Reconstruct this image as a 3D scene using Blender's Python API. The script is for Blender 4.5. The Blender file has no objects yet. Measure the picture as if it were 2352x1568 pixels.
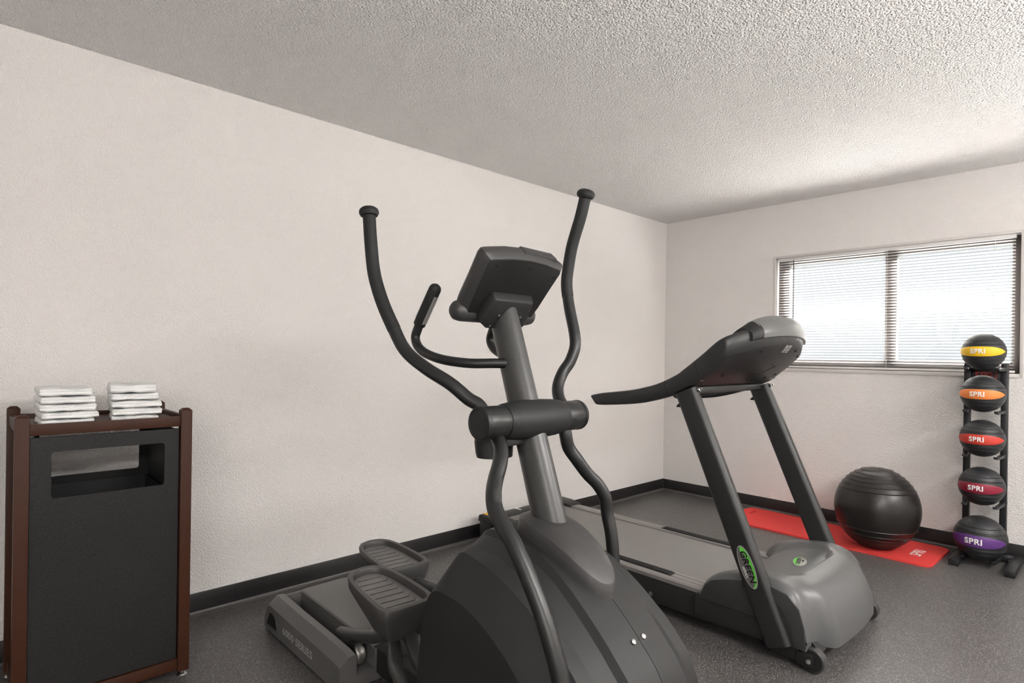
import bpy, bmesh, math, random
from mathutils import Vector, Matrix
random.seed(7)
sc = bpy.context.scene
COL = sc.collection
PI = math.pi

# ------------------------------------------------------------------ camera
# world: left wall is the plane x=0, window wall the plane y=0, floor z=0
F_PX, YAW, ROLL, SHIFT, CX, CY, CH = 1342.1, 0.814, 0.014, 31.0, 2.944, 4.712, 1.216
fwd = Vector((-math.sin(YAW), math.cos(YAW), 0))
rgt0 = Vector((math.cos(YAW), math.sin(YAW), 0)); up0 = Vector((0, 0, 1))
rgt = rgt0*math.cos(ROLL) + up0*math.sin(ROLL)
upv = up0*math.cos(ROLL) - rgt0*math.sin(ROLL)
cd = bpy.data.cameras.new('camera'); cam = bpy.data.objects.new('camera', cd); COL.objects.link(cam)
m = Matrix.Identity(4)
for i in range(3):
    m[i][0] = rgt[i]; m[i][1] = upv[i]; m[i][2] = -fwd[i]
m[0][3], m[1][3], m[2][3] = CX, -CY, CH
cam.matrix_world = m
cd.sensor_width = 36; cd.lens = F_PX/2352*36; cd.shift_y = SHIFT/2352
cd.clip_start = .02; cd.clip_end = 200
sc.camera = cam

# ------------------------------------------------------------------ world, lights, exposure
sc.view_settings.view_transform = 'Standard'; sc.view_settings.look = 'None'
sc.view_settings.exposure = 2.6; sc.view_settings.gamma = 1.0
sc.view_settings.use_curve_mapping = False
sc.cycles.max_bounces = 6; sc.cycles.diffuse_bounces = 4; sc.cycles.glossy_bounces = 2; sc.cycles.use_light_tree = False; sc.cycles.caustics_reflective = False; sc.cycles.caustics_refractive = False
sc.cycles.use_adaptive_sampling = True; sc.cycles.adaptive_threshold = .03
SKY = .135
FILL_LIGHT = 8.6
w = bpy.data.worlds.new('overcast_sky'); sc.world = w; w.use_nodes = True
bg = w.node_tree.nodes['Background']; bg.inputs[0].default_value = (.93, .965, 1.0, 1); bg.inputs[1].default_value = SKY; w.cycles.sampling_method = 'NONE'

# high sun on the window side: the open slats catch it and throw it up to the ceiling
sl = bpy.data.lights.new('sun', 'SUN'); sl.energy = 18.0; sl.angle = .02; sl.color = (1, .975, .945)
so_ = bpy.data.objects.new('sun', sl); COL.objects.link(so_)
so_.rotation_euler = Vector((-.12, -.80, -.62)).to_track_quat('-Z', 'Y').to_euler()
ROOM_X, ROOM_Y, ROOM_H = 5.0, -7.0, 2.44
WX0, WX1, WZ0, WZ1 = .995, 2.482, 1.137, 2.012        # window in the far wall

# ------------------------------------------------------------------ materials
def srgb(r, g, b):
    f = lambda c: (c/255/12.92) if c/255 <= .04045 else ((c/255+.055)/1.055)**2.4
    return (f(r), f(g), f(b), 1)
def new_mat(name):
    mt = bpy.data.materials.new(name); mt.use_nodes = True
    nt = mt.node_tree; return mt, nt, nt.nodes['Principled BSDF']
def N(nt, t, **kw):
    n = nt.nodes.new(t)
    for k, v in kw.items(): setattr(n, k, v)
    return n
def mat(name, col, rough=.5, metal=0, bump=0, scale=400, spec=.5, var=0, varscale=6, coat=0, detail=2, dist=.001):
    mt, nt, b = new_mat(name)
    b.inputs['Base Color'].default_value = col; b.inputs['Roughness'].default_value = rough
    b.inputs['Metallic'].default_value = metal; b.inputs['Specular IOR Level'].default_value = spec
    if coat: b.inputs['Coat Weight'].default_value = coat
    tc = N(nt, 'ShaderNodeTexCoord')
    if bump:
        n = N(nt, 'ShaderNodeTexNoise'); n.inputs['Scale'].default_value = scale; n.inputs['Detail'].default_value = detail
        nt.links.new(tc.outputs['Object'], n.inputs['Vector'])
        bp = N(nt, 'ShaderNodeBump'); bp.inputs['Strength'].default_value = bump; bp.inputs['Distance'].default_value = dist
        nt.links.new(n.outputs['Fac'], bp.inputs['Height']); nt.links.new(bp.outputs['Normal'], b.inputs['Normal'])
    if var:
        n2 = N(nt, 'ShaderNodeTexNoise'); n2.inputs['Scale'].default_value = varscale; n2.inputs['Detail'].default_value = 3
        nt.links.new(tc.outputs['Object'], n2.inputs['Vector'])
        mx = N(nt, 'ShaderNodeMix', data_type='RGBA')
        mx.inputs[6].default_value = tuple(c*(1-var) for c in col[:3])+(1,)
        mx.inputs[7].default_value = tuple(min(1, c*(1+var)) for c in col[:3])+(1,)
        nt.links.new(n2.outputs['Fac'], mx.inputs[0]); nt.links.new(mx.outputs[2], b.inputs['Base Color'])
    return mt
M = {}
# paint with an orange-peel texture
def peel(name, col, s1, s2, strength, dist, rough=.85):
    mt, nt, b = new_mat(name)
    nt.nodes.remove(b); b = N(nt, 'ShaderNodeBsdfDiffuse'); b.inputs['Color'].default_value = col
    nt.links.new(b.outputs[0], nt.nodes['Material Output'].inputs[0])
    tc = N(nt, 'ShaderNodeTexCoord')
    n1 = N(nt, 'ShaderNodeTexNoise'); n1.inputs['Scale'].default_value = s1; n1.inputs['Detail'].default_value = 1
    n2 = N(nt, 'ShaderNodeTexVoronoi'); n2.inputs['Scale'].default_value = s2
    nt.links.new(tc.outputs['Object'], n1.inputs['Vector']); nt.links.new(tc.outputs['Object'], n2.inputs['Vector'])
    ad = N(nt, 'ShaderNodeMath', operation='SUBTRACT')
    nt.links.new(n1.outputs['Fac'], ad.inputs[0]); nt.links.new(n2.outputs['Distance'], ad.inputs[1])
    bp = N(nt, 'ShaderNodeBump'); bp.inputs['Strength'].default_value = strength; bp.inputs['Distance'].default_value = dist
    nt.links.new(ad.outputs[0], bp.inputs['Height']); nt.links.new(bp.outputs['Normal'], b.inputs['Normal'])
    return mt
M['wall'] = peel('wall_paint', (.80, .772, .75, 1), 200, 150, .6, .0045)
M['ceiling'] = peel('ceiling_texture', (.93, .912, .90, 1), 165, 120, 1.0, .0095)
# rubber floor with light flecks
mt, nt, b = new_mat('rubber_floor')
tc = N(nt, 'ShaderNodeTexCoord')
def flecks(scale, thr):
    v = N(nt, 'ShaderNodeTexVoronoi'); v.inputs['Scale'].default_value = scale
    nz = N(nt, 'ShaderNodeTexNoise'); nz.inputs['Scale'].default_value = scale*.9
    nt.links.new(tc.outputs['Object'], v.inputs['Vector']); nt.links.new(tc.outputs['Object'], nz.inputs['Vector'])
    sp = N(nt, 'ShaderNodeSeparateColor'); nt.links.new(v.outputs['Color'], sp.inputs[0])
    a = N(nt, 'ShaderNodeMath', operation='GREATER_THAN'); a.inputs[1].default_value = thr; nt.links.new(sp.outputs[0], a.inputs[0])
    c = N(nt, 'ShaderNodeMath', operation='LESS_THAN'); c.inputs[1].default_value = .42; nt.links.new(v.outputs['Distance'], c.inputs[0])
    d = N(nt, 'ShaderNodeMath', operation='MULTIPLY'); nt.links.new(a.outputs[0], d.inputs[0]); nt.links.new(c.outputs[0], d.inputs[1])
    return d.outputs[0]
n0 = N(nt, 'ShaderNodeTexNoise'); n0.inputs['Scale'].default_value = 220; nt.links.new(tc.outputs['Object'], n0.inputs['Vector'])
mx0 = N(nt, 'ShaderNodeMix', data_type='RGBA'); mx0.inputs[6].default_value = (.050, .046, .045, 1); mx0.inputs[7].default_value = (.105, .096, .092, 1)
nt.links.new(n0.outputs['Fac'], mx0.inputs[0])
mx1 = N(nt, 'ShaderNodeMix', data_type='RGBA'); mx1.inputs[7].default_value = (.34, .33, .315, 1)
nt.links.new(flecks(285, .76), mx1.inputs[0]); nt.links.new(mx0.outputs[2], mx1.inputs[6])
mx2 = N(nt, 'ShaderNodeMix', data_type='RGBA'); mx2.inputs[7].default_value = (.24, .29, .31, 1)
nt.links.new(flecks(350, .91), mx2.inputs[0]); nt.links.new(mx1.outputs[2], mx2.inputs[6])
nt.links.new(mx2.outputs[2], b.inputs['Base Color']); b.inputs['Roughness'].default_value = .37
bp = N(nt, 'ShaderNodeBump'); bp.inputs['Strength'].default_value = .25; bp.inputs['Distance'].default_value = .001
nt.links.new(n0.outputs['Fac'], bp.inputs['Height']); nt.links.new(bp.outputs['Normal'], b.inputs['Normal'])
M['floor'] = mt
M['cove'] = mat('black_vinyl_base', (.013, .012, .012, 1), .38)
M['cove_toe_lit'] = mat('black_vinyl_toe_lit', (.085, .078, .076, 1), .35)  # same black vinyl, lightened to paint in the highlight on the upturned toe
M['graphite'] = mat('graphite_plastic', (.018, .018, .018, 1), .5, spec=.35, bump=.12, scale=900, var=.06)
M['graphite2'] = mat('grey_plastic', (.040, .039, .039, 1), .42, bump=.12, scale=900, var=.05)
M['pedalgrey'] = mat('pedal_grey_plastic', (.055, .053, .052, 1), .42, bump=.12, scale=900)
M['basegrey'] = mat('base_grey_plastic', (.125, .121, .118, 1), .36, bump=.12, scale=900)
M['badgegrey'] = mat('badge_grey', (.16, .155, .15, 1), .4, metal=.3)
M['covergrey'] = mat('cover_grey', (.11, .11, .108, 1), .3)
M['cheek'] = mat('cheek_grey', (.034, .034, .034, 1), .4)
M['darkplastic'] = mat('charcoal_plastic', (.012, .012, .012, 1), .45, bump=.1, scale=900)
M['paintmetal'] = mat('grey_powder_coat', (.062, .062, .061, 1), .34, metal=.25, bump=.08, scale=700)
M['tube'] = mat('dark_powder_coat', (.013, .013, .013, 1), .36, bump=.08, scale=800)
M['rubber'] = mat('black_rubber', (.009, .009, .009, 1), .6, bump=.1, scale=600)
M['black'] = mat('black_void', (.004, .004, .004, 1), .7)
M['steel'] = mat('bright_steel', (.55, .54, .52, 1), .3, metal=1)
M['worn'] = mat('worn_steel', (.42, .40, .37, 1), .42, metal=.8, bump=.3, scale=120, var=.5, varscale=60)
M['tread'] = mat('ribbed_tread', (.15, .14, .135, 1), .5, var=.25, varscale=30)
M['belt'] = mat('running_belt', (.21, .197, .192, 1), .6, bump=.4, scale=700, var=.22, varscale=450)
M['alu'] = mat('grey_anodised_rail', (.30, .285, .28, 1), .38, metal=.5)
M['tmgrey'] = mat('treadmill_grey', (.018, .018, .018, 1), .42, bump=.1, scale=700)
M['hoodgrey'] = mat('motor_cover_grey', (.092, .0925, .0925, 1), .36, spec=.5, bump=.05, scale=600)
M['silver'] = mat('silver_print', (.42, .41, .39, 1), .4, metal=.4)
M['greytext'] = mat('grey_print', (.42, .42, .41, 1), .5)
M['whitetext'] = mat('white_print', (.85, .85, .83, 1), .5)
M['greenprint'] = mat('green_print', srgb(88, 190, 60), .4)
M['blackprint'] = mat('black_print', (.008, .008, .008, 1), .4)
M['signred'] = mat('dark_red_print', (.22, .015, .015, 1), .5)
M['redplastic'] = mat('red_plastic', (.55, .03, .02, 1), .35)
M['yellowprint'] = mat('yellow_sticker', srgb(236, 180, 20), .45)
M['brown'] = mat('brown_powder_coat', (.052, .0185, .0095, 1), .5, spec=.25, bump=.35, scale=420, var=.25, varscale=260)
M['charcoalpanel'] = mat('charcoal_fleck_panel', (.0165, .016, .0155, 1), .5, spec=.3, bump=.35, scale=420, var=.9, varscale=170)
M['liner'] = mat('black_liner', (.012, .013, .014, 1), .5)
M['towel'] = mat('terry_cotton', (.93, .93, .92, 1), .95, bump=1.0, scale=420, dist=.0022, detail=4, spec=.1)
M['mat'] = mat('red_foam', srgb(222, 62, 58), .75, bump=.3, scale=500, var=.08, varscale=90)
M['ballblack'] = mat('burst_ball_vinyl', (.014, .012, .011, 1), .33, bump=.1, scale=300)
M['medrubber'] = mat('ball_rubber', (.022, .023, .025, 1), .42, bump=.35, scale=900)
M['rack'] = mat('black_rack_steel', (.012, .012, .014, 1), .42)
M['winframe'] = mat('bronze_aluminium', (.055, .045, .042, 1), .45)
M['casing'] = mat('white_reveal', (.62, .59, .57, 1), .6)
M['concrete'] = mat('pale_concrete', (.62, .60, .57, 1), .9, var=.1)
M['stucco'] = mat('pale_stucco', (.62, .52, .47, 1), .9)
M['oxide'] = mat('dry_lubricant', (.20, .11, .04, 1), .6, var=.6, varscale=40)
# slats: thin painted aluminium, a little light comes through
mt, nt, b = new_mat('blind_slat'); b.inputs['Base Color'].default_value = (.72, .70, .69, 1); b.inputs['Roughness'].default_value = .45
M['slat'] = mt
# clear pane: lets light straight through, with a weak reflection
mt, nt, b = new_mat('window_glass'); nt.nodes.remove(b)
tr = N(nt, 'ShaderNodeBsdfTransparent'); tr.inputs[0].default_value = (.95, .97, .97, 1)
gl = N(nt, 'ShaderNodeBsdfGlossy'); gl.inputs['Roughness'].default_value = .02
fr = N(nt, 'ShaderNodeFresnel'); fr.inputs[0].default_value = 1.45
ms = N(nt, 'ShaderNodeMixShader')
nt.links.new(fr.outputs[0], ms.inputs[0]); nt.links.new(tr.outputs[0], ms.inputs[1]); nt.links.new(gl.outputs[0], ms.inputs[2])
nt.links.new(ms.outputs[0], nt.nodes['Material Output'].inputs[0])
M['glass'] = mt

# ------------------------------------------------------------------ mesh helpers
class MB:
    def __init__(s): s.v = []; s.f = []
    def add(s, vs, fs):
        o = len(s.v); s.v += [tuple(p) for p in vs]; s.f += [tuple(i+o for i in f) for f in fs]; return s
    def box(s, lo, hi):
        x0, y0, z0 = lo; x1, y1, z1 = hi
        return s.add([(x0,y0,z0),(x1,y0,z0),(x1,y1,z0),(x0,y1,z0),(x0,y0,z1),(x1,y0,z1),(x1,y1,z1),(x0,y1,z1)],
                     [(0,3,2,1),(4,5,6,7),(0,1,5,4),(1,2,6,5),(2,3,7,6),(3,0,4,7)])
    def loft(s, secs, closed=True, cap=True):
        n = len(secs[0]); fs = []
        for k in range(len(secs)-1):
            for i in range(n if closed else n-1):
                j = (i+1) % n
                fs.append((k*n+i, k*n+j, (k+1)*n+j, (k+1)*n+i))
        if cap and closed:
            fs.append(tuple(range(n))[::-1]); e = (len(secs)-1)*n; fs.append(tuple(range(e, e+n)))
        return s.add([p for q in secs for p in q], fs)
    def prism(s, poly, fn, a, b):
        """poly 2-d, fn(u,v,t)->xyz, extruded from t=a to t=b"""
        return s.loft([[fn(u, v, a) for u, v in poly], [fn(u, v, b) for u, v in poly]])
    def tube(s, pts, r, seg=16, cap=True, flat=None):
        pts = [Vector(p) for p in pts]; n = len(pts)
        rs = r if isinstance(r, (list, tuple)) else [r]*n
        t0 = (pts[1]-pts[0]).normalized()
        a = Vector((0, 1, 0)) if abs(t0.y) < .9 else Vector((1, 0, 0))
        u = (a - t0*a.dot(t0)).normalized(); secs = []
        for i in range(n):
            t = (pts[min(i+1, n-1)]-pts[max(i-1, 0)]).normalized()
            u = (u - t*u.dot(t)).normalized(); w_ = t.cross(u)
            ru, rw = (rs[i], rs[i]*flat) if flat else (rs[i], rs[i])
            secs.append([pts[i]+u*ru*math.cos(2*PI*k/seg)+w_*rw*math.sin(2*PI*k/seg) for k in range(seg)])
        return s.loft(secs, cap=cap)
    def lathe(s, prof, c, axis=(0, 0, 1), seg=32, ref=None):
        """prof: (radius, height) along the axis from c"""
        ax = Vector(axis).normalized(); c = Vector(c)
        a = Vector(ref) if ref else (Vector((1, 0, 0)) if abs(ax.x) < .9 else Vector((0, 1, 0)))
        u = (a-ax*a.dot(ax)).normalized(); w_ = ax.cross(u)
        return s.loft([[c+ax*h+(u*math.cos(2*PI*k/seg)+w_*math.sin(2*PI*k/seg))*max(r, 1e-5) for k in range(seg)] for r, h in prof])
    def grid(s, rows, close_u=False):
        return s.loft(rows, closed=close_u, cap=False)
def cr(pts, k=4):
    """Catmull-Rom resample of points of any dimension"""
    out = []; n = len(pts)
    for i in range(n-1):
        p0, p1, p2, p3 = pts[max(i-1, 0)], pts[i], pts[i+1], pts[min(i+2, n-1)]
        for j in range(k):
            t = j/k
            out.append(tuple(.5*((2*b)+(-a+c)*t+(2*a-5*b+4*c-d)*t*t+(-a+3*b-3*c+d)*t**3) for a, b, c, d in zip(p0, p1, p2, p3)))
    out.append(tuple(pts[-1])); return out
def rrect(w_, h_, r, k=4, cx=0, cy=0):
    pts = []
    for sx, sy, a0 in ((1, 1, 0), (-1, 1, 90), (-1, -1, 180), (1, -1, 270)):
        for i in range(k+1):
            a = math.radians(a0+90*i/k)
            pts.append((cx+sx*(w_/2-r)+r*math.cos(a), cy+sy*(h_/2-r)+r*math.sin(a)))
    return pts
ROOTLOC = {}
def tag(o, label=None, cat=None, group=None, kind=None):
    if label: o['label'] = label
    if cat: o['category'] = cat
    if group: o['group'] = group
    if kind: o['kind'] = kind
    return o
def root(name, loc, label, cat, group=None):
    o = bpy.data.objects.new(name, None); o.empty_display_size = .1; COL.objects.link(o); o.location = loc
    ROOTLOC[o.name] = Vector(loc); return tag(o, label, cat, group)
def origin(p):
    while p is not None and p.parent is not None: p = p.parent
    return ROOTLOC.get(p.name, Vector((0, 0, 0))) if p is not None else Vector((0, 0, 0))
def obj(name, mb, material, parent=None, bevel=0, angle=35, seg=2, label=None, base=None, kind=None):
    org = Vector(base) if base is not None else origin(parent)
    me = bpy.data.meshes.new(name)
    me.from_pydata([tuple(Vector(v)-org) for v in mb.v], [], mb.f)
    bm = bmesh.new(); bm.from_mesh(me)
    bmesh.ops.recalc_face_normals(bm, faces=bm.faces)
    if bevel:
        es = [e for e in bm.edges if len(e.link_faces) == 2 and e.calc_face_angle(0) > .5]
        bmesh.ops.bevel(bm, geom=es, offset=bevel, segments=seg, profile=.5, affect='EDGES', clamp_overlap=True)
    bm.to_mesh(me); bm.free()
    for p in me.polygons: p.use_smooth = True
    me.set_sharp_from_angle(angle=math.radians(angle))
    me.materials.append(M[material])
    o = bpy.data.objects.new(name, me); COL.objects.link(o)
    if base is not None: o.location = base; ROOTLOC[o.name] = Vector(base)
    o.parent = parent
    if label: o['label'] = label
    if kind: o['kind'] = kind
    return o
def lettering(name, txt, fn, size, material, parent, bold=.0, depth=.0006, align='CENTER', label=None, spacing=1.0):
    """fn(u,v,h) maps the flat text plane (u right, v up, h out) into the world"""
    cu = bpy.data.curves.new('t', 'FONT'); cu.body = txt; cu.size = size; cu.align_x = align; cu.align_y = 'CENTER'
    cu.offset = bold*size; cu.extrude = .5; cu.space_character = spacing; cu.resolution_u = 3
    ob = bpy.data.objects.new('t', cu); COL.objects.link(ob)
    dg = bpy.context.evaluated_depsgraph_get(); me = bpy.data.meshes.new_from_object(ob.evaluated_get(dg))
    bpy.data.objects.remove(ob); bpy.data.curves.remove(cu)
    org = origin(parent)
    for v in me.vertices: v.co = Vector(fn(v.co.x, v.co.y, (v.co.z+.5)*depth))-org
    me.materials.clear(); me.materials.append(M[material]); me.name = name
    for p in me.polygons: p.use_smooth = False
    o = bpy.data.objects.new(name, me); COL.objects.link(o); o.parent = parent
    if label: o['label'] = label
    return o

# ------------------------------------------------------------------ room shell
def struct(name, mb, material, **kw):
    return tag(obj(name, mb, material, **kw), kind='structure')
T = .14
struct('floor', MB().box((-T, ROOM_Y-T, -.1), (ROOM_X+T, T, 0)), 'floor')
struct('ceiling', MB().box((-T, ROOM_Y-T, ROOM_H), (ROOM_X+T, T, ROOM_H+.1)), 'ceiling')
struct('wall_left', MB().box((-T, ROOM_Y, 0), (0, T, ROOM_H)), 'wall')
wb = MB().box((0, 0, 0), (WX0, T, ROOM_H)).box((WX1, 0, 0), (ROOM_X, T, ROOM_H)).box((WX0, 0, 0), (WX1, T, WZ0)).box((WX0, 0, WZ1), (WX1, T, ROOM_H))
struct('wall_back', wb, 'wall')
wr = MB().box((ROOM_X, ROOM_Y, 0), (ROOM_X+T, T, ROOM_H))
struct('wall_right', wr, 'wall')
struct('wall_front', MB().box((0, ROOM_Y-T, 0), (ROOM_X, ROOM_Y, ROOM_H)), 'wall')
# cove base: tall face and a curled toe
def cove(name, fn, a, b):
    prof = [(0, .012), (.0045, .012), (.0042, .020), (.0035, .098), (.002, .101), (0, .101)]
    o = struct(name, MB().prism(prof, fn, a, b), 'cove', angle=50)
    toe = [(0, 0), (.021, 0), (.021, .0022), (.013, .0045), (.007, .009), (.0046, .0165), (0, .0165)]
    obj('toe_strip', MB().prism(toe, fn, a, b), 'cove_toe_lit', o, angle=50)
    return o
bl = cove('baseboard_left', lambda u, v, t: (u, t, v), ROOM_Y, 0)
bb = cove('baseboard_back', lambda u, v, t: (t, -u, v), 0, ROOM_X)
obj('inside_corner', MB().loft([[(.004, -.016, z), (.006, -.008, z), (.009, -.005, z), (.016, -.004, z), (.001, -.001, z)] for z in (.004, .1005)]), 'cove', bb)

# window in the far wall
win = root('window_1', ((WX0+WX1)/2, .07, WZ0), None, None); tag(win, kind='structure')
fy0, fy1 = .075, .125
fw = .052
obj('sash_frame', MB().box((WX0, fy0, WZ0), (WX0+fw+.03, fy1, WZ1)).box((WX1-fw, fy0, WZ0), (WX1, fy1, WZ1))
    .box((WX0+fw+.03, fy0, WZ0), (WX1-fw, fy1, WZ0+.075)).box((WX0+fw+.03, fy0, WZ1-.05), (WX1-fw, fy1, WZ1)), 'winframe', win, bevel=.003)
MXC = 1.775
obj('meeting_stile', MB().box((MXC-.035, fy0-.008, WZ0+.075), (MXC+.035, fy1, WZ1-.05)), 'winframe', win, bevel=.003)
obj('pane', MB().box((WX0+.08, .098, WZ0+.07), (MXC-.03, .102, WZ1-.045)), 'glass', win)
obj('pane', MB().box((MXC+.03, .088, WZ0+.07), (WX1-.05, .092, WZ1-.045)), 'glass', win)
# thin metal edging round the opening
e = .014
obj('edge_trim', MB().box((WX0-e, -.004, WZ0-e), (WX0+.004, .03, WZ1+e)), 'casing', win, bevel=.0015)
obj('edge_trim', MB().box((WX1-.004, -.004, WZ0-e), (WX1+e, .03, WZ1+e)), 'casing', win, bevel=.0015)
obj('edge_trim', MB().box((WX0+.004, -.004, WZ1-.004), (WX1-.004, .03, WZ1+e)), 'casing', win, bevel=.0015)
obj('sill', MB().box((WX0+.004, -.008, WZ0-e-.004), (WX1-.004, .074, WZ0+.006)), 'casing', win, bevel=.002)

# added fill lights in pendant form, unseen right of and behind the camera
M['diffuser'], nt_, b0_ = new_mat('fill_light_diffuser'); b0_.inputs['Base Color'].default_value = (.8, .8, .8, 1)
b0_.inputs['Emission Color'].default_value = (1, .978, .950, 1); b0_.inputs['Emission Strength'].default_value = FILL_LIGHT
M['fillwhite'] = mat('white_enamel', (.8, .79, .77, 1), .4)
for (x, y), where in (((4.0, -1.3), 'nearest the window wall'), ((3.7, -3.4), 'to the right of the camera'), ((4.2, -6.0), 'behind the camera')):
    lt = root('added_fill_light', (x, y, ROOM_H), 'added long white fill light '+where, 'fill light', 'added fill lights')
    zb = ROOM_H-.58
    prof = rrect(.17, .10, .03, 3)
    obj('diffuser', MB().prism(prof, lambda u, v, t: (x+u, t, zb+v), y-.60, y+.60), 'diffuser', lt)
    for q in (-.612, .60):
        obj('end_cap', MB().prism(rrect(.18, .11, .03, 3), lambda u, v, t: (x+u, t, zb+v), y+q, y+q+.012), 'fillwhite', lt)
    for q in (-.4, .4):
        obj('hanging_rod', MB().tube([(x, y+q, zb+.045), (x, y+q, ROOM_H)], .005, 8), 'fillwhite', lt)
        obj('ceiling_rose', MB().lathe([(.035, 0), (.035, -.012), (.02, -.02)], (x, y+q, ROOM_H), seg=20), 'fillwhite', lt)
# outside
struct('ground_outside', MB().box((-40, .14, -.35), (40, 60, -.3)).box((ROOM_X+.14, -40, -.35), (60, .5, -.3)), 'concrete')

# ------------------------------------------------------------------ window blind
BX0, BX1, BY = WX0+.022, WX1-.028, .022
bz_top = WZ1-.004
bld = root('window_blind', ((BX0+BX1)/2, BY, WZ0), 'white horizontal slat blind hanging open in the window', 'blind')
obj('headrail', MB().box((BX0, BY-.014, bz_top-.026), (BX1, BY+.014, bz_top)), 'slat', bld, bevel=.003)
obj('bottom_rail', MB().box((BX0, BY-.012, WZ0+.012), (BX1, BY+.012, WZ0+.026)), 'slat', bld, bevel=.003)
me_slat = None
nsl = 40; z_hi = bz_top-.040; z_lo = WZ0+.040
for k in range(nsl):
    z = z_hi+(z_lo-z_hi)*k/(nsl-1)
    if me_slat is None:
        secs = []
        for i in range(5):
            t = -1+2*i/4
            y = BY+.0125*t; zz = z+.0020*(1-t*t)-.0030*t
            secs.append((y, zz))
        poly = secs+[(y, zz-.0005) for y, zz in reversed(secs)]
        so = obj('slat', MB().prism(poly, lambda u, v, t: (t, u, v), BX0+.003, BX1-.003), 'slat', bld, angle=60)
        me_slat = so.data
    else:
        so = bpy.data.objects.new('slat', me_slat); COL.objects.link(so); so.parent = bld; so.location = (0, 0, z-z_hi)
for x in (BX0+.085, (BX0+BX1)/2+.03, BX1-.1):
    obj('ladder_cord', MB().tube([(x, BY-.0135, z_hi+.02), (x, BY-.0135, WZ0+.02)], .0009, 6), 'slat', bld)
obj('tilt_wand', MB().tube([(BX0+.118, BY-.02, bz_top-.02), (BX0+.118, BY-.021, bz_top-.50)], .0035, 8), 'winframe', bld)

# ------------------------------------------------------------------ waste bin cabinet with tray top
cx0, cx1, cy0, cy1 = .088, .530, -4.585, -4.076
cb = root('waste_cabinet', ((cx0+cx1)/2, (cy0+cy1)/2, 0), 'brown framed waste cabinet with charcoal front panel and wide slot, by the left wall', 'cabinet')
pw = .0375
def post(x, y):
    b_ = MB(); z0, z1, c = .022, .992, .009
    ring = lambda i, z: [(x+i, y+i, z), (x+pw-i, y+i, z), (x+pw-i, y+pw-i, z), (x+i, y+pw-i, z)]
    b_.loft([ring(0, z0), ring(0, z1), ring(c, z1+c)]); p = obj('post', b_, 'brown', cb, bevel=.0018)
    obj('levelling_foot', MB().lathe([(.016, .0), (.017, .004), (.012, .010), (.007, .012), (.007, .024)], (x+pw/2, y+pw/2, 0), seg=16), 'steel', p)
for x in (cx0, cx1-pw):
    for y in (cy0, cy1-pw): post(x, y)
rz0, rz1 = .934, .970
ri = .006
obj('tray_rail', MB().box((cx1-.024, cy0+pw, rz0), (cx1-ri, cy1-pw, rz1)), 'brown', cb, bevel=.0015)
obj('tray_rail', MB().box((cx0+ri, cy0+pw, rz0), (cx0+.024, cy1-pw, rz1)), 'brown', cb, bevel=.0015)
obj('tray_rail', MB().box((cx0+pw, cy0+ri, rz0), (cx1-pw, cy0+.024, rz1)), 'brown', cb, bevel=.0015)
obj('tray_rail', MB().box((cx0+pw, cy1-.024, rz0), (cx1-pw, cy1-ri, rz1)), 'brown', cb, bevel=.0015)
TRAY = .955
obj('tray_top', MB().box((cx0+.02, cy0+.02, TRAY-.01), (cx1-.02, cy1-.02, TRAY)), 'brown', cb)
for x0_, x1_ in ((cx1-.03, cx1-.008), (cx0+.008, cx0+.03)):
    obj('bottom_rail', MB().box((x0_, cy0+pw, .028), (x1_, cy1-pw, .070)), 'brown', cb, bevel=.0015)
for y0_, y1_ in ((cy0+.008, cy0+.03), (cy1-.03, cy1-.008)):
    obj('bottom_rail', MB().box((cx0+pw, y0_, .028), (cx1-pw, y1_, .070)), 'brown', cb, bevel=.0015)
obj('bottom_plate', MB().box((cx0+.03, cy0+.03, .060), (cx1-.03, cy1-.03, .068)), 'liner', cb)
def holed_panel(name, xa, xb, top=.877):
    oy0, oy1, oz0, oz1 = cy0+pw+.0015, cy1-pw-.005, .076, .926
    hy0, hy1, hz0, hz1 = -4.491, -4.164, .724, top
    hole = rrect(hy1-hy0, hz1-hz0, .010, 3, (hy0+hy1)/2, (hz0+hz1)/2)
    outer = []
    cyy, czz = (hy0+hy1)/2, (hz0+hz1)/2
    nH = len(hole)
    for i, (y, z) in enumerate(hole):      # outer ring: one point per hole point, corners kept
        q = i//4; j = i % 4
        corner = [(oy1, oz1), (oy0, oz1), (oy0, oz0), (oy1, oz0)][q]
        if q == 0: p = (oy1, z) if j == 0 else (y, oz1) if j == 3 else corner
        elif q == 1: p = (y, oz1) if j == 0 else (oy0, z) if j == 3 else corner
        elif q == 2: p = (oy0, z) if j == 0 else (y, oz0) if j == 3 else corner
        else: p = (y, oz0) if j == 0 else (oy1, z) if j == 3 else corner
        outer.append(p)
    b_ = MB(); vs = []
    for x in (xb, xa):
        vs += [(x, y, z) for y, z in outer]+[(x, y, z) for y, z in hole]
    fs = []
    for i in range(nH):
        k = (i+1) % nH
        fs.append((i, k, nH+k, nH+i)); fs.append((2*nH+i, 3*nH+i, 3*nH+k, 2*nH+k))
        fs.append((nH+i, nH+k, 3*nH+k, 3*nH+i)); fs.append((i, 2*nH+i, 2*nH+k, k))
    fs = [f for f in fs]
    b_.add(vs, fs); o = obj(name, b_, 'charcoalpanel', cb)
    bm = bmesh.new(); bm.from_mesh(o.data); bmesh.ops.remove_doubles(bm, verts=bm.verts, dist=1e-6); bmesh.ops.recalc_face_normals(bm, faces=bm.faces); bm.to_mesh(o.data); bm.free()
    return o
holed_panel('front_panel', cx1-.022, cx1-.010)
holed_panel('rear_panel', cx0+.010, cx0+.022, .903)
for y in (cy0+.052, cy1-.056):
    obj('side_panel', MB().box((cx0+.024, y, .076), (cx1-.024, y+.004, .926)), 'liner', cb)
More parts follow.
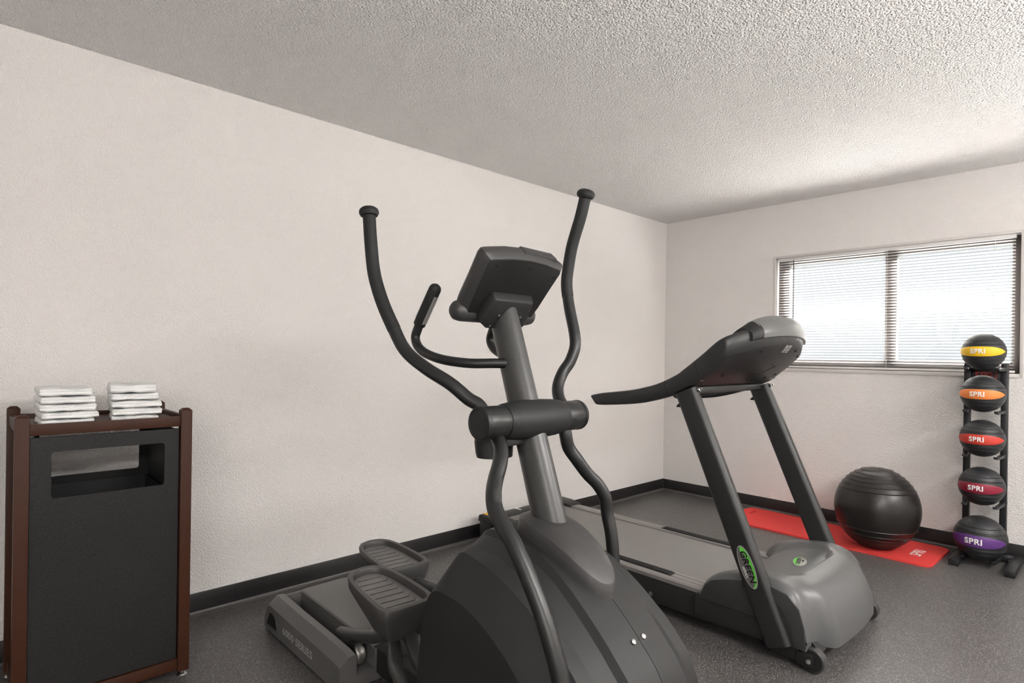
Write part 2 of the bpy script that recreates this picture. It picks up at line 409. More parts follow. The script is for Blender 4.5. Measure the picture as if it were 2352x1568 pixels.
ln = MB()
ln.box((cx0+.05, cy0+.07, .09), (cx1-.05, cy1-.07, .10))
for a_, b_ in (((cx0+.05, cy0+.07), (cx0+.054, cy1-.07)), ((cx1-.054, cy0+.07), (cx1-.05, cy1-.07)), ((cx0+.054, cy0+.07), (cx1-.054, cy0+.074)), ((cx0+.054, cy1-.074), (cx1-.054, cy1-.07))):
    ln.box((a_[0], a_[1], .10), (b_[0], b_[1], .70))
obj('bin_liner', ln, 'liner', cb)

# ------------------------------------------------------------------ folded towels
def towel(cx, cy, z, wx, wy, h, rot, seed, label, group):
    rnd = random.Random(seed); nu, nv = 30, 56
    ph = [rnd.uniform(0, 6.28) for _ in range(8)]
    secs = []
    # rings along y; every ring a folded, puffed outline in x-z with a crease at the back
    for j in range(nv+1):
        t = -1+2*j/nv
        end = max(0.0, 1-abs(t)**9)
        ring = []
        for i in range(nu*2):
            a = 2*PI*i/(nu*2)
            ca, sa = math.cos(a), math.sin(a)
            ex = abs(ca)**(2/7.) * (1 if ca >= 0 else -1); ez = abs(sa)**(2/4.2) * (1 if sa >= 0 else -1)
            wob = 1+.022*math.sin(3*t+ph[0]+a*2)+.014*math.sin(7*t+ph[1]-a*3)
            hz = h/2*(.90+.1*end)*(1+.10*math.sin(4*t+ph[2])*abs(ez)+.05*math.sin(9*t+ph[3]))
            # the free edges of the fold make a groove round the front
            gro = 1-.045*math.exp(-((ez)/.16)**2) if ca > 0 else 1
            x = ex*wx/2*wob*gro*(.965+.035*end)
            zz = ez*hz
            y = t*wy/2*(1+.018*math.sin(a*2+ph[4])) 
            jt = lambda: rnd.uniform(-.0009, .0009)
            ring.append((x+jt(), y+jt(), zz+jt()*.6))
        if j in (0, nv):
            ring = [(x*.93, y, zz*.72) for x, y, zz in ring]
        secs.append(ring)
    co, si = math.cos(rot), math.sin(rot)
    mb = MB().loft([[(cx+x*co-y*si, cy+x*si+y*co, z+h/2+zz) for x, y, zz in r_] for r_ in secs])
    o = obj('folded_towel', mb, 'towel', None, base=(cx, cy, z), angle=80)
    return tag(o, label, 'towel', group)
ords = ['bottom', 'second from the bottom', 'middle', 'second from the top', 'top']
tz = TRAY+.0005
for k in range(5):
    h = [.024, .025, .026, .026, .029][k]
    dx, dy, rr = [(.0, -.002, 0), (.003, .004, .015), (-.002, .0, -.01), (.0, -.002, .02), (.002, -.006, -.015)][k]
    towel(.385+dx, -4.443+dy, tz, .215, .152+[-.004, .006, .004, -.004, -.008][k], h*.93, rr, 10+k,
          ('folded white towel, %s of the left stack on the cabinet tray' % ords[k]), 'folded towels on the cabinet tray')
    tz += h
tz = TRAY+.0005
for k in range(5):
    h = [.024, .026, .028, .026, .034][k]
    dx, dy, rr = [(.0, .0, -.12), (.003, .004, -.10), (-.002, .002, -.08), (.0, -.002, -.10), (.002, -.008, -.11)][k]
    towel(.372+dx, -4.236+dy, tz, .215, .146+[-.004, .006, .008, .002, -.002][k], h*.93, rr, 30+k,
          ('folded white towel, %s of the right stack on the cabinet tray' % ords[k]), 'folded towels on the cabinet tray')
    tz += h

# ------------------------------------------------------------------ elliptical trainer (axis along x, centre plane y=EY)
EY = -3.47
el = root('elliptical_trainer', (1.3, EY, 0), 'large dark grey elliptical trainer with two tall swing handles, nearest the camera', 'exercise machine')
def e_(x, y, z): return (x, EY+y, z)
# rear base shell with two roller troughs
def base_section(x, hs, hc, slot, w=.26, z0=.012):
    # hs side edge height, hc crown height, slot trough depth (0..)
    half = [(-w, z0), (-w, hs*.97), (-w+.003, hs), (-w+.034, hs+.030*(hc/.15)), (-w+.060, hs+.032*(hc/.15)), (-w+.065, hs+.030*(hc/.15)-.002),
            (-w+.066, hs+.03-slot), (-.121, hs+.03-slot), (-.120, hc-.006), (-.114, hc-.001), (-.06, hc+.002)]
    full = half+[(0, hc+.001)]+[(-y, z) for y, z in reversed(half)]
    return [e_(x, y, z) for y, z in full]
secs = [base_section(.326, .020, .030, .0, .245), base_section(.334, .050, .066, .004, .255), base_section(.372, .105, .128, .006, .259),
        base_section(.392, .122, .148, .006), base_section(.402, .124, .150, .010), base_section(.412, .125, .151, .092), base_section(.60, .119, .147, .088),
        base_section(.80, .116, .142, .084), base_section(.93, .114, .140, .082), base_section(1.00, .112, .136, .082), base_section(1.045, .106, .128, .078)]
# crown sinks between the troughs towards the front
base = obj('rear_base', MB().loft(secs), 'basegrey', el, angle=28)
obj('trough_liner', MB().box(e_(.42, -.193, .045), e_(1.03, -.122, .052)), 'black', base)
obj('trough_liner', MB().box(e_(.42, .122, .045), e_(1.03, .193, .052)), 'black', base)
for s in (-1, 1):
    obj('roller_track', MB().box(e_(.55, s*.157-.02, .052), e_(1.02, s*.157+.02, .056)), 'oxide', base)
lettering('lettering', '6000 SERIES', lambda u, v, h: e_(.684+u*1.33, -.2602-h, .062+v), .042, 'greytext', base, bold=.012, label='grey 6000 SERIES lettering')
# grab recess at the rear corner
gp = [(.372, .034), (.490, .036), (.487, .060), (.470, .085), (.440, .098), (.410, .096)]
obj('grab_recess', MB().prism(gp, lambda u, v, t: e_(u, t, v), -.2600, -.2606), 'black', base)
rim = [e_(u, -.2612, v) for u, v in cr(gp[1:], 4)]
obj('recess_rim', MB().tube(rim, .0028, 8), 'graphite2', base)
obj('recess_rim', MB().tube([e_(.372, -.2612, .034), e_(.490, -.2612, .036)], .0026, 8), 'graphite2', base)
# centre beam
bp_ = [(-.10, .02), (-.10, .085), (-.085, .105), (.085, .105), (.10, .085), (.10, .02)]
obj('centre_beam', MB().prism(bp_, lambda u, v, t: e_(t, u, v), 1.03, 1.62), 'graphite', el, bevel=.004)
obj('beam_fillet', MB().loft([[e_(1.03, y, z) for y, z in ((-.12, .04), (-.118, .135), (.118, .135), (.12, .04))], [e_(1.07, y, z) for y, z in ((-.104, .03), (-.102, .118), (.102, .118), (.104, .03))],
                              [e_(1.12, y, z) for y, z in ((-.1005, .02), (-.099, .106), (.099, .106), (.1005, .02))]]), 'graphite', el, bevel=.004)

# main housing: two shells meeting on a seam
PA = [(1.50, .03), (1.505, .2), (1.52, .35), (1.54, .46), (1.565, .52), (1.60, .542), (1.66, .544), (1.72, .537), (1.78, .519), (1.83, .495), (1.88, .465), (1.93, .427), (1.99, .37), (2.05, .29), (2.10, .18), (2.12, .03)]
PB = [(1.515, .03), (1.525, .2), (1.545, .38), (1.575, .52), (1.612, .615), (1.648, .656), (1.70, .656), (1.76, .646), (1.82, .627), (1.88, .602), (1.94, .570), (2.00, .530), (2.08, .465), (2.145, .375), (2.19, .20), (2.205, .03)]
PD = [(1.53, .03), (1.535, .2), (1.55, .40), (1.575, .56), (1.605, .66), (1.645, .700), (1.72, .703), (1.80, .692), (1.86, .675), (1.92, .647), (1.98, .606), (2.04, .558), (2.105, .498), (2.175, .412), (2.25, .22), (2.272, .03)]
PDi = [(x+(.004 if i < 5 else -.010), z-(.002 if i < 4 else .017)) for i, (x, z) in enumerate(PD)]
PV = [((a[0]+b[0])/2-.004, (a[1]+b[1])/2-.007) for a, b in zip(PDi, PB)]
PS = [(x+.004*(i > 4), z+.009*(i > 3)) for i, (x, z) in enumerate(PD)]
PA = [(x+.022, z+(.013 if z > .3 else 0)) for x, z in PA]
PC = [(1.80+(x-1.80)*.72, max(.03, .03+(z-.03)*.72)) for x, z in PA]
def shell(name, s):
    def sec(P, y): return [e_(x, s*y, z) for x, z in cr(P, 4)]
    order = [(PC, .284), (PA, .270), (PB, .207), (PV, .162), (PDi, .113), (PD, .100), (PS, .0009)]
    return obj(name, MB().loft([sec(P, y) for P, y in order]), 'graphite', el, angle=13)
hs_near = shell('housing_shell', -1); hs_far = shell('housing_shell', 1)
def crest(x):
    pts = PS[5:]
    if x <= pts[0][0]: return pts[0][1]-.002
    for (x0, z0), (x1, z1) in zip(pts, pts[1:]):
        if x0 <= x <= x1: return z0+(z1-z0)*(x-x0)/(x1-x0)
    return pts[-1][1]
for hs, y in ((hs_near, -.022), (hs_far, .021)):
    x = 2.105; z = crest(x)
    obj('screw', MB().lathe([(.0075, 0), (.0072, .0025), (.005, .004), (.0005, .0043)], e_(x, y, z-.001), axis=(.7, 0, .72), seg=12), 'steel', hs)
# cowl at the foot of the post
def cowl():
    secs = []; n = 48; xm, a, b_ = 1.858, .166, .080
    for k, (sc_, dz) in enumerate(((1.0, -.02), (.99, .010), (.965, .034), (.955, .036), (.93, .0375), (.86, .043), (.70, .050), (.50, .055), (.25, .058), (.02, .059))):
        ring = []
        for i in range(n):
            ph = 2*PI*i/n; c, s_ = math.cos(ph), math.sin(ph)
            u = (abs(c)**(2/2.3))*(1 if c > 0 else -1); v = (abs(s_)**(2/2.3))*(1 if s_ > 0 else -1)
            x = xm+a*u*sc_; y = b_*v*sc_*(1-.08*u)
            zc = crest(min(x, 2.05)) if x > 1.76 else crest(1.76)+.002
            ring.append(e_(x, y, zc+dz))
        secs.append(ring)
    return MB().loft(secs)
obj('post_cowl', cowl(), 'graphite2', el, angle=22)
# upright post, oval, leaning back to the rider
P0, P1 = (1.825, .66), (1.567, 1.40)
secs = []
for k in range(9):
    t = k/8; x = P0[0]+(P1[0]-P0[0])*t; z = P0[1]+(P1[1]-P0[1])*t
    ra, rb = .056-.006*t, .043-.004*t
    d = Vector((P1[0]-P0[0], 0, P1[1]-P0[1])).normalized(); pn = Vector((d.z, 0, -d.x))
    secs.append([Vector(e_(x, 0, z))+pn*ra*math.cos(2*PI*i/28)+Vector((0, 1, 0))*rb*math.sin(2*PI*i/28) for i in range(28)])
obj('upright_post', MB().loft(secs), 'paintmetal', el)
# pivot cross tube
PX, PZ = 1.722, 1.027
hub = obj('pivot_hub', MB().lathe([(.030, -.125), (.048, -.123), (.051, -.115), (.0555, -.08), (.058, -.03), (.0585, 0), (.058, .03), (.0555, .08), (.051, .115), (.048, .123), (.030, .125)], e_(PX, 0, PZ), axis=(0, 1, 0), seg=40), 'graphite', el)
for s in (-1, 1):
    sl = obj('pivot_sleeve', MB().lathe([(.0455, s*.118), (.0465, s*.122), (.0465, s*.196), (.044, s*.200)], e_(PX, 0, PZ), axis=(0, 1, 0), seg=36), 'tube', el)
    obj('end_cap', MB().lathe([(.0475, s*.197), (.0475, s*.206), (.0445, s*.2105), (.040, s*.2112), (.038, s*.2095), (.002, s*.2105)], e_(PX, 0, PZ), axis=(0, 1, 0), seg=36), 'darkplastic', sl)
# swing arms and handles
near_up = [(1.700, -.165, 1.040), (1.678, -.172, 1.072), (1.651, -.19, 1.09), (1.604, -.22, 1.132), (1.527, -.25, 1.174), (1.450, -.272, 1.226), (1.400, -.288, 1.304), (1.355, -.298, 1.380), (1.315, -.302, 1.465), (1.294, -.303, 1.562), (1.280, -.303, 1.655)]
far_up = [(1.705, .165, 1.045), (1.672, .172, 1.078), (1.650, .19, 1.116), (1.644, .22, 1.160), (1.653, .25, 1.204), (1.652, .272, 1.268), (1.607, .29, 1.386), (1.587, .298, 1.463), (1.591, .30, 1.521), (1.609, .30, 1.601), (1.643, .30, 1.689), (1.664, .30, 1.758)]
near_lo = [(1.712, -.15, 1.015), (1.735, -.153, .985), (1.770, -.17, .962), (1.800, -.20, .930), (1.822, -.235, .893), (1.846, -.262, .868), (1.868, -.278, .840), (1.900, -.288, .815), (1.962, -.292, .762), (2.036, -.292, .660), (2.083, -.292, .572), (2.110, -.292, .498), (2.135, -.300, .38), (2.15, -.312, .20)]
far_lo = [(1.712, .15, 1.010), (1.722, .15, .965), (1.722, .165, .925), (1.738, .19, .884), (1.752, .225, .838), (1.768, .258, .802), (1.782, .278, .760), (1.784, .288, .706), (1.799, .29, .645), (1.809, .29, .57), (1.82, .29, .45), (1.825, .29, .28)]
for s, up, lo, nm in ((-1, near_up, near_lo, 'near'), (1, far_up, far_lo, 'far')):
    pu = cr([e_(*p) for p in up], 5); pl = cr([e_(*p) for p in lo], 5)
    arm = obj('swing_arm', MB().tube(pl, .0205, 18), 'tube', el)
    obj('lower_pivot', MB().lathe([(.03, -.03), (.034, -.028), (.034, .028), (.03, .03)], pl[-1], axis=(0, 1, 0), seg=24), 'darkplastic', arm)
    hd = obj('swing_handle', MB().tube(pu, .0195, 18), 'tube', el)
    k0 = int(len(pu)*.58)
    obj('foam_grip', MB().tube(pu[k0:], [.0205]*(len(pu)-k0), 18), 'rubber', hd)
    d = (Vector(pu[-1])-Vector(pu[-4])).normalized()
    obj('end_knob', MB().lathe([(.020, -.006), (.027, -.004), (.031, .003), (.0315, .008), (.029, .016), (.022, .022), (.012, .0255), (.001, .0265)], pu[-1], axis=d, seg=28), 'rubber', hd)
# fixed pulse handles
for s in (-1, 1):
    pts = [(1.645, s*.02, 1.190), (1.610, s*.065, 1.190), (1.560, s*.112, 1.189), (1.490, s*.150, 1.197), (1.415, s*.162, 1.213), (1.362, s*.163, 1.236), (1.340, s*.162, 1.268), (1.352, s*.160, 1.300), (1.365, s*.160, 1.320)]
    fh = obj('pulse_handle', MB().tube(cr([e_(*p) for p in pts], 5), .0150, 16), 'tube', el)
    a0, a1 = Vector(e_(1.358, s*.160, 1.310)), Vector(e_(1.446, s*.160, 1.424)); dr = (a1-a0)
    prof = [(.015, 0), (.0195, .001), (.0195, .97*dr.length), (.016, 1.03*dr.length), (.008, 1.07*dr.length), (.001, 1.08*dr.length)]
    g = obj('pulse_grip', MB().lathe(prof, a0, axis=dr, seg=20), 'rubber', fh)
    dn = dr.normalized(); side = Vector((0, 1, 0)); fr2 = dn.cross(side)
    for q in (1, -1):
        rows = []
        for j in range(2):
            c = a0+dr*(.10+.74*j)
            rows.append([c+(fr2*q*math.cos(t_)+side*math.sin(t_))*.0202 for t_ in [math.radians(-38+76*i/8-(20 if s < 0 else -20)*q) for i in range(9)]])
        obj('pulse_plate', MB().grid(rows), 'silver', g)
# console seen from behind
U = Vector((.640, 0, .768)); NB = Vector((.768, 0, -.640)); YV = Vector((0, 1, 0))
C0 = Vector(e_(1.578, 0, 1.352))
outl = [(-.125, -.040), (-.152, -.030), (-.160, .02), (-.164, .10), (-.170, .175), (-.166, .188), (-.150, .193), (-.08, .206), (0, .211), (.08, .206), (.150, .193), (.166, .188), (.170, .175), (.164, .10), (.160, .02), (.152, -.030), (.125, -.040), (0, -.042)]
def ring(sc_, n, du=0, sv=None):
    return [C0+YV*(y*sc_)+U*((v-.095)*(sv or sc_)+.095+du)+NB*n for y, v in outl]
con = obj('console', MB().loft([ring(.90, -.050), ring(.97, -.046), ring(1.0, -.036), ring(1.0, -.022), ring(.985, -.014), ring(.89, .003, sv=.87)]), 'graphite2', el, angle=26)
obj('back_panel', MB().loft([ring(.885, .001, sv=.865), ring(.885, .0042, sv=.865), ring(.87, .0052, sv=.85)]), 'darkplastic', con, angle=26)
obj('console_lip', MB().lathe([(.006, -.170), (.020, -.167), (.029, -.158), (.033, -.14), (.034, 0), (.033, .14), (.029, .158), (.020, .167), (.006, .170)], C0-U*.024-NB*.024, axis=(0, 1, 0), seg=24), 'graphite2', con)
obj('reading_ledge', MB().loft([[C0+YV*y+U*u+NB*n for y, u in ((-.03, .200), (.13, .196), (.12, .208), (-.02, .213))] for n in (-.045, -.012)]), 'graphite2', con, bevel=.002)
# mounting block at the back
blk = MB().loft([[C0+YV*y+U*u+NB*.002 for y, u in ((-.105, -.010), (-.085, .075), (.085, .075), (.105, -.010))],
                 [C0+YV*y+U*u+NB*.030 for y, u in ((-.098, -.026), (-.080, .062), (.080, .062), (.098, -.026))],
                 [C0+YV*y+U*u+NB*.040 for y, u in ((-.072, -.040), (-.060, .020), (.060, .020), (.072, -.040))]])
obj('console_mount', blk, 'graphite', con, bevel=.005)
for y, u in ((-.118, .160), (.010, .168), (.132, .150), (-.132, .035)):
    obj('screw_hole', MB().lathe([(.0058, 0), (.0058, .0016)], C0+YV*y+U*u+NB*.0042, axis=NB, seg=14), 'black', con)
for y, u in ((-.045, .012), (.045, .012), (-.058, -.030), (.058, -.030)):
    obj('mount_screw', MB().lathe([(.0045, 0), (.004, .002), (.001, .0025)], C0+YV*y+U*u+NB*.0402, axis=NB, seg=10), 'steel', con)
# bottle holder behind the cross tube
rows = []
for z, r, dx in ((.985, .050, 0), (.955, .051, 0), (.925, .049, .002), (.912, .047, .004), (.916, .043, .004), (.985, .045, 0)):
    rows.append([e_(1.635+dx+r*math.cos(a), -.075+r*1.25*math.sin(a), z) for a in [2*PI*i/32 for i in range(32)]])
obj('bottle_holder', MB().loft(rows, cap=False), 'darkplastic', el)
obj('holder_floor', MB().lathe([(.044, 0), (.044, .004)], e_(1.637, -.075, .914), seg=28), 'black', el)
obj('holder_bracket', MB().box(e_(1.66, -.11, .955), e_(1.73, -.02, .985)), 'darkplastic', el, bevel=.004)

# pedals
def pedal(cxx, zz, s, pitch):
    # plan outline, x forward: rounded at the heel, squarer at the toe
    def plan(gx, gy):
        pts = [(-.150, -.052), (-.110, -.080), (-.02, -.096), (.09, -.102), (.140, -.098), (.158, -.080), (.164, 0), (.158, .080), (.140, .098), (.09, .102), (-.02, .096), (-.110, .080), (-.150, .052), (-.163, 0)]
        pts = cr(pts+[pts[0]], 4)[:-1]
        return [(x*gx*1.07, y*gy*1.05) for x, y in pts]
    co, si = math.cos(pitch), math.sin(pitch)
    def T_(x, y, z): return e_(cxx+x*co-z*si, s*.140+y, zz+x*si+z*co)
    def skirt(x): return -.040-.055*max(0, min(1, (x+.02)/.16))
    secs = []
    secs.append([T_(x*.42+.082, y*.62, -.118) for x, y in plan(1, 1)])
    secs.append([T_(x*.50+.072, y*.74, -.108) for x, y in plan(1, 1)])
    secs.append([T_(x*.965+.004, y*.975, -.034) for x, y in plan(1, 1)])
    secs.append([T_(x, y, -.006) for x, y in plan(1, 1)])
    secs.append([T_(x, y, 0) for x, y in plan(.985, .97)])
    secs.append([T_(x, y, 0) for x, y in plan(.895, .82)])
    secs.append([T_(x, y, -.004) for x, y in plan(.875, .79)])
    secs.append([T_(x, y, -.026) for x, y in plan(.865, .77)])
    pd = obj('pedal', MB().loft(secs), 'pedalgrey', el, angle=40)
    tp = obj('tread_pad', MB().loft([[T_(x, y, -.0255) for x, y in plan(.86, .765)], [T_(x, y, -.022) for x, y in plan(.85, .75)]]), 'tread', pd)
    for k in range(7):
        x = -.105+.036*k; hw = .058 if -.08 < x < .12 else .05
        pts = [T_(x-.006, -hw, -.0212), T_(x, hw*.55, -.0212), T_(x+.002, hw*.8, -.0212), T_(x-.008, hw*.98, -.0212)]
        obj('tread_rib', MB().tube(cr(pts, 4), .0013, 6), 'darkplastic', tp)
    return pd
pedal(1.142, .396, -1, -.10)
pedal(.715, .340, 1, -.08)
# pedal arms with rollers
for s, dx, dz in ((-1, 0, 0), (1, -.47, .012)):
    a = [(.845+dx, s*.155, .128+dz), (.95+dx, s*.155, .155+dz), (1.08+dx, s*.150, .195+dz), (1.165+dx, s*.145, .232+dz)]
    if s < 0: a += [(1.205, -.150, .236), (1.245, -.165, .222), (1.315, -.205, .205), (1.42, -.245, .195), (1.50, -.280, .145), (1.62, -.312, .125), (1.80, -.315, .13), (2.15, -.312, .20)]
    else: a += [(1.30+dx, .16, .25), (1.0, .20, .245), (1.2, .25, .25), (1.45, .285, .26), (1.825, .29, .28)]
    pa = obj('pedal_arm', MB().tube(cr([e_(*p) for p in a], 5), .0235, 18), 'paintmetal', el)
    xw = .975+dx
    for q in (-.026, .020):
        obj('fork_plate', MB().box(e_(xw-.020, s*.155+q, .075), e_(xw+.020, s*.155+q+.006, .150+dz)), 'tube', pa, bevel=.002)
    obj('roller', MB().lathe([(.012, -.018), (.033, -.018), (.037, -.013), (.038, 0), (.037, .013), (.033, .018), (.012, .018)], e_(xw, s*.155, .0945), axis=(0, 1, 0), seg=32), 'worn', pa)
    obj('roller_bolt', MB().lathe([(.008, -.03), (.008, .03)], e_(xw, s*.155, .0925), axis=(0, 1, 0), seg=10), 'steel', pa)
b2 = [(1.19, -.115, .245), (1.24, -.115, .262), (1.30, -.130, .258), (1.38, -.160, .245), (1.47, -.19, .25), (1.60, -.20, .28)]
obj('crank_link', MB().tube(cr([e_(*p) for p in b2], 5), .027, 18), 'paintmetal', el)
obj('floor_foot', MB().lathe([(.026, 0), (.028, .006), (.02, .014), (.01, .03)], e_(.45, -.2, 0), seg=16), 'rubber', el)
obj('floor_foot', MB().lathe([(.026, 0), (.028, .006), (.02, .014), (.01, .03)], e_(.45, .2, 0), seg=16), 'rubber', el)
obj('front_foot', MB().box(e_(2.0, -.28, 0), e_(2.08, .28, .045)), 'tube', el, bevel=.006)

# ------------------------------------------------------------------ treadmill (axis along x, centre plane y=TY)
TY = -1.94
tm = root('treadmill', (1.1, TY, 0), 'dark grey treadmill with grey motor cover, standing between elliptical trainer and window wall', 'treadmill')
def t_(x, y, z): return (x, TY+y, z)
for s in (-1, 1):
    fr_s = obj('side_frame', MB().prism([(.17, .060), (.17, .165), (1.96, .165), (1.96, .055), (1.70, .045)], lambda u, v, t: t_(u, s*t, v), .300, .358), 'tmgrey', tm, bevel=.006)
    prof = [(.362, .163), (.363, .180), (.357, .1875), (.340, .1905), (.338, .186), (.333, .186), (.331, .1905), (.302, .1915), (.300, .187), (.294, .187), (.292, .1915), (.274, .1905), (.268, .163)]
    rl = obj('side_rail', MB().prism(prof, lambda u, v, t: t_(t, s*u, v), .24, 1.78), 'alu', tm, angle=25)
    pad = obj('step_pad', MB().prism([(1.02, .0), (1.02, .001), (1.03, .0045), (1.455, .0045), (1.47, .001), (1.47, 0)], lambda u, v, t: t_(u, s*t, .1913+v), .292, .336), 'rubber', rl)
    ribs = MB()
    for k in range(52):
        x = 1.035+.0081*k; ribs.box(t_(x, s*.314-.020, .1957), t_(x+.004, s*.314+.020, .1972))
    obj('pad_ribs', ribs, 'rubber', pad, kind='stuff')
    obj('rail_bolt', MB().lathe([(.010, 0), (.010, .004), (.006, .005)], t_(1.38, s*.358, .085), axis=(0, s, 0), seg=12), 'steel', fr_s)
obj('deck', MB().box(t_(.20, -.300, .115), t_(1.74, .300, .166)), 'tmgrey', tm, bevel=.004)
bz = .184
loop = [(.215, .135), (.200, .155), (.207, .175), (.228, bz), (.5, bz), (1.0, bz), (1.5, bz), (1.72, bz), (1.74, .15)]
obj('running_belt', MB().grid([[t_(x, -.262, z), t_(x, .262, z)] for x, z in loop]), 'belt', tm)
# rear cap with stickers
cap_prof = [(.130, .05), (.124, .12), (.128, .178), (.138, .196), (.165, .202), (.215, .198), (.235, .188), (.235, .05)]
rc = obj('rear_cap', MB().prism(cap_prof, lambda u, v, t: t_(u, t, v), -.372, .372), 'tmgrey', tm, bevel=.004)
obj('corner_cap', MB().prism([(.120, .165), (.122, .200), (.135, .208), (.24, .206), (.33, .195), (.335, .165)], lambda u, v, t: t_(u, t, v), -.378, -.262), 'darkplastic', tm, bevel=.003)
obj('corner_cap', MB().prism([(.120, .165), (.122, .200), (.135, .208), (.24, .206), (.33, .195), (.335, .165)], lambda u, v, t: t_(u, t, v), .262, .378), 'darkplastic', tm, bevel=.003)
obj('warning_sticker', MB().add([t_(.135, -.355, .2092), t_(.205, -.355, .2078), t_(.205, -.275, .2078), t_(.135, -.275, .2092)], [(0, 1, 2, 3)]), 'yellowprint', rc, label='yellow warning sticker')
obj('arrow_sticker', MB().add([t_(.150, -.10, .2035), t_(.205, -.09, .2010), t_(.205, -.075, .2010), t_(.165, -.078, .2035), t_(.165, -.03, .2035), t_(.150, -.03, .2035)], [(0, 1, 2, 3, 4, 5)]), 'whitetext', rc)
for s in (-1, 1):
    obj('rear_foot', MB().lathe([(.028, 0), (.03, .01), (.018, .02), (.012, .06)], t_(.22, s*.31, 0), seg=16), 'rubber', tm)
# motor cover: grid over the width
hp_c = [(1.700, .175), (1.712, .225), (1.745, .268), (1.80, .295), (1.87, .312), (1.95, .320), (2.03, .310), (2.095, .276), (2.14, .215), (2.168, .135), (2.172, .075)]
hp_s = [(1.628, .166), (1.655, .225), (1.695, .262), (1.75, .286), (1.84, .308), (1.94, .318), (2.02, .306), (2.07, .272), (2.105, .210), (2.122, .135), (2.118, .085)]
rows = []; ny = 49
for j in range(ny):
    t = -1+2*j/(ny-1); y = .376*math.sin(t*PI/2)*.5+.376*t*.5
    at = abs(y)/.376
    k = max(0, min(1, (at-.62)/.22)); k = k*k*(3-2*k)
    prof = [((1-k)*a[0]+k*b[0], (1-k)*a[1]+k*b[1]) for a, b in zip(hp_c, hp_s)]
    bow = -.035*at**2.2*1.0
    out = []
    for i, (x, z) in enumerate(cr(prof, 4)):
        fwd_ = max(0, (x-1.9)/.27)
        x2 = x+bow*fwd_
        sh = .030*max(0, (at-.90)/.10)**2
        z2 = z-sh*(1 if z > .12 else .2)
        # shallow dish round the badge
        dx_, dy_ = (x-1.86)/.17, y/.27
        q = dx_*dx_+abs(dy_)**3
        if x < 2.0: z2 -= .020*(1/(1+math.exp((q-1)*14)))*max(0, min(1, (x-1.70)/.03))
        out.append(t_(x2, y, z2))
    rows.append(out)
hm = MB().grid(rows)
n_p = len(rows[0])
for r_ in (rows[0], rows[-1]):
    hm.add(r_, [tuple(range(n_p))])
mc = obj('motor_cover', hm, 'hoodgrey', tm, angle=40)
# darker cheek plates on the flanks of the cover
ck = [(1.640, .155), (1.668, .222), (1.70, .250), (1.76, .270), (1.86, .291), (1.95, .297), (2.02, .282), (2.064, .238), (2.086, .165), (2.090, .088), (1.98, .075), (1.96, .150)]
ck2 = [(1.90, .240), (1.96, .248), (2.005, .224), (2.034, .175), (2.050, .085), (1.93, .08)]
for s in (-1, 1):
    c1 = obj('cheek_plate', MB().prism(ck, lambda u, v, t: t_(u, s*t, v), .374, .384), 'cheek', mc, bevel=.004)
    obj('cheek_inset', MB().prism(ck2, lambda u, v, t: t_(u, s*t, v), .383, .3865), 'tmgrey', c1, bevel=.001)
    obj('lower_flank', MB().prism([(1.62, .060), (1.62, .166), (1.96, .158), (1.985, .075)], lambda u, v, t: t_(u, s*t, v), .30, .3795), 'tmgrey', mc, bevel=.003)
obj('belly_pan', MB().prism([(1.70, .06), (2.13, .075), (2.10, .11), (1.70, .12)], lambda u, v, t: t_(u, t, v), -.34, .34), 'darkplastic', mc)
def ell(cx_, cy_, a, b, n=40): return [(cx_+a*math.cos(2*PI*i/n), cy_+b*math.sin(2*PI*i/n)) for i in range(n)]
# badges
def badge(parent, fn, a, b, words=True):
    d = obj('badge', MB().prism(ell(0, 0, a, b), fn, 0, .0022), 'silver', parent, label='oval silver and green GREEN SERIES badge')
    obj('badge_face', MB().prism(ell(0, 0, a*.955, b*.90), fn, .0022, .0026), 'badgegrey' if words else 'silver', d)
    n = 28; cres = []
    for i in range(n+1):
        q = math.radians(-5+190*i/n); cres.append((a*.95*math.cos(q), b*.89*math.sin(q)))
    for i in range(n+1):
        q = math.radians(185-190*i/n); cres.append((a*.10+a*.80*math.cos(q)*1.02, -b*.10+b*.62*math.sin(q)))
    fs = []; mb = MB(); k = len(cres)
    vs = [fn(u, v, .0030) for u, v in cres]
    mb.add(vs, [(i, i+1, k-2-i, k-1-i) for i in range(n)])
    obj('green_swoosh', mb, 'greenprint', d)
    sz = a*.42
    lettering('lettering', 'GREEN', lambda u, v, h: fn(u*1.10+a*.0+v*.15, v+b*.12, .0031+h), sz, 'blackprint', d, bold=.02, depth=.0004, spacing=1.05)
    lettering('lettering', 'SERIES', lambda u, v, h: fn(u+a*.20, v-b*.46, .0031+h), sz*.46, 'whitetext' if words else 'blackprint', d, depth=.0004)
    return d
bc = Vector(t_(1.926, -.005, .3005)); b_u = Vector((-.25, 1, .02)).normalized(); b_n = Vector((-.02, 0, 1)).normalized(); b_v = b_n.cross(b_u)
badge(mc, lambda u, v, h: bc+b_u*u+b_v*v+b_n*h, .058, .028, False)
